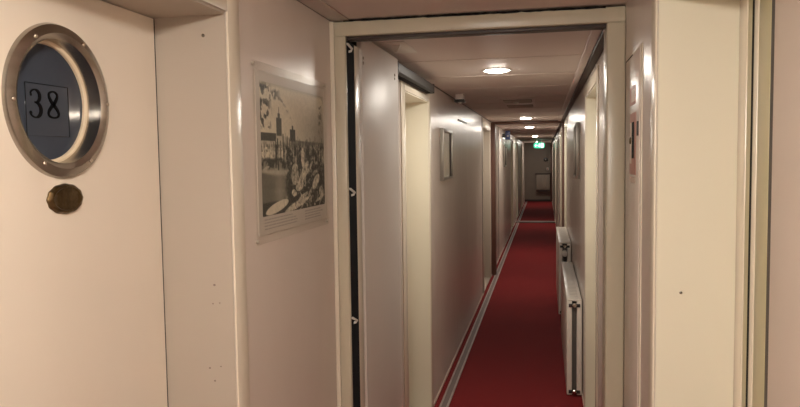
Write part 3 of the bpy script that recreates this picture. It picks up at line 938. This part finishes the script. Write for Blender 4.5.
radiator('long white panel radiator below the dark framed picture', 4.70, 6.40, 0.010, 0.652, 0.141, False)
radiator('taller white radiator with a valve behind the long one', 6.72, 8.20, 0.10, 0.787, 0.126, True)

# ------------------------------------------------------------------ signs
ex = thing('exit_sign', 'lit green exit sign with white running figure hanging below the ceiling', 'exit sign', (-0.155, 20.6, 1.8))
XC = -0.162
bm = bmesh.new()
out = []
for k in range(32):
    t = 2 * math.pi * k / 32
    c, s_ = math.cos(t), math.sin(t)
    out.append((XC + 0.155 * math.copysign(abs(c) ** 0.45, c), 1.905 + 0.080 * math.copysign(abs(s_) ** 0.45, s_)))
add_prism(bm, out, 1, 20.58, 20.62)
hs = obj('sign_panel', bm, 'exit_green', ex)
bm = bmesh.new()
def sq(x0_, x1_, z0_, z1_):
    add_box(bm, XC + x0_, XC + x1_, 20.575, 20.579, 1.905 + z0_, 1.905 + z1_)
sq(0.045, 0.12, -0.06, 0.06)                 # doorway
obj('doorway_pictogram', bm, 'exit_white', ex)
bm = bmesh.new()
pts = [(-0.005, 0.0), (0.02, 0.02), (0.02, 0.006)]
add_prism(bm, [(XC - 0.02, 1.905 + 0.018), (XC + 0.012, 1.905 + 0.022), (XC + 0.028, 1.905 - 0.004), (XC + 0.022, 1.905 - 0.01), (XC + 0.004, 1.905 + 0.006), (XC + 0.010, 1.905 - 0.022), (XC + 0.026, 1.905 - 0.05), (XC + 0.014, 1.905 - 0.054), (XC - 0.006, 1.905 - 0.026), (XC - 0.034, 1.905 - 0.034), (XC - 0.036, 1.905 - 0.024), (XC - 0.012, 1.905 - 0.012)], 1, 20.575, 20.579)
add_lathe(bm, [(0.013, 0.0), (0.013, -0.004), (0.0, -0.004)], (XC + 0.006, 20.579, 1.905 + 0.042), 'Y', 12)
obj('running_figure', bm, 'exit_white', ex)
bm = bmesh.new()
add_prism(bm, [(XC - 0.13, 1.905), (XC - 0.09, 1.905 + 0.04), (XC - 0.09, 1.905 + 0.014), (XC - 0.05, 1.905 + 0.014), (XC - 0.05, 1.905 - 0.014), (XC - 0.09, 1.905 - 0.014), (XC - 0.09, 1.905 - 0.04)], 1, 20.575, 20.579)
obj('arrow', bm, 'exit_white', ex)
box('hanger', (XC - 0.06, XC + 0.06, 20.59, 20.61, 1.985, ZC), 'white', ex)
rebase(ex)

bs = thing('flag_sign', 'small dark blue sign projecting from the wall past the brown frame', 'sign', (XL, 12.0, 1.9))
box('sign_plate', (-0.655, -0.575, 12.0, 12.012, 1.885, 2.035), 'blue_sign', bs, 0.002)
box('white_mark', (-0.630, -0.602, 11.998, 12.0, 1.935, 1.955), 'slotgrey', bs)
box('wall_bracket', (XL, -0.655, 11.995, 12.017, 1.92, 1.99), 'greymetal', bs)
rebase(bs)

# ------------------------------------------------------------------ far end
ed = thing('low_cabinet', 'grey low wall cabinet with dark top edge against the end wall', 'cabinet', (-0.05, YE, 0.3))
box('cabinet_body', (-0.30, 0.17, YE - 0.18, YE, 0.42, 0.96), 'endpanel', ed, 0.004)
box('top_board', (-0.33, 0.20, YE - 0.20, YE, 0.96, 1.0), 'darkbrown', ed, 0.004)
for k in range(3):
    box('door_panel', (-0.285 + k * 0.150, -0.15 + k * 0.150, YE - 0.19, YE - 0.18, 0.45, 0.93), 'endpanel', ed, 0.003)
box('plinth', (-0.30, 0.17, YE - 0.16, YE, 0.36, 0.42), 'darkbrown', ed)
rebase(ed)
al = thing('alarm_bell', 'round dark alarm bell on the end wall', 'bell', (0.03, YE, 1.45))
bm = bmesh.new()
add_lathe(bm, [(0.075, 0.0), (0.075, -0.02), (0.06, -0.045), (0.02, -0.055), (0.0, -0.055)], (0.03, YE, 1.47), 'Y', 24)
obj('gong', bm, 'black', al, True)
bm = bmesh.new()
add_lathe(bm, [(0.012, -0.05), (0.012, -0.062), (0.0, -0.062)], (0.03, YE, 1.47), 'Y', 10)
obj('centre_nut', bm, 'steel', al, True)
rebase(al)
bx_ = thing('call_point', 'small white call point box on the end wall below the dark bell', 'call point', (0.10, YE, 1.1))
box('housing', (0.055, 0.135, YE - 0.05, YE, 1.10, 1.19), 'white', bx_, 0.006)
box('push_plate', (0.072, 0.118, YE - 0.056, YE - 0.05, 1.12, 1.17), 'sticker_red', bx_, 0.002)
rebase(bx_)
tag(box('trim_%d' % (n_trim[0] + 1), (0.185, 0.243, YE - 0.08, YE, 0.0, 2.0), 'brown', None, 0.004), 'dark brown upright post at the corner of the end wall', 'post', kind='structure')
tag(box('baseboard_end', (XL, 0.184, YE - 0.012, YE, 0.0, 0.07), 'darkbrown', None, 0.002), 'dark skirting along the foot of the end wall', 'baseboard', kind='structure')
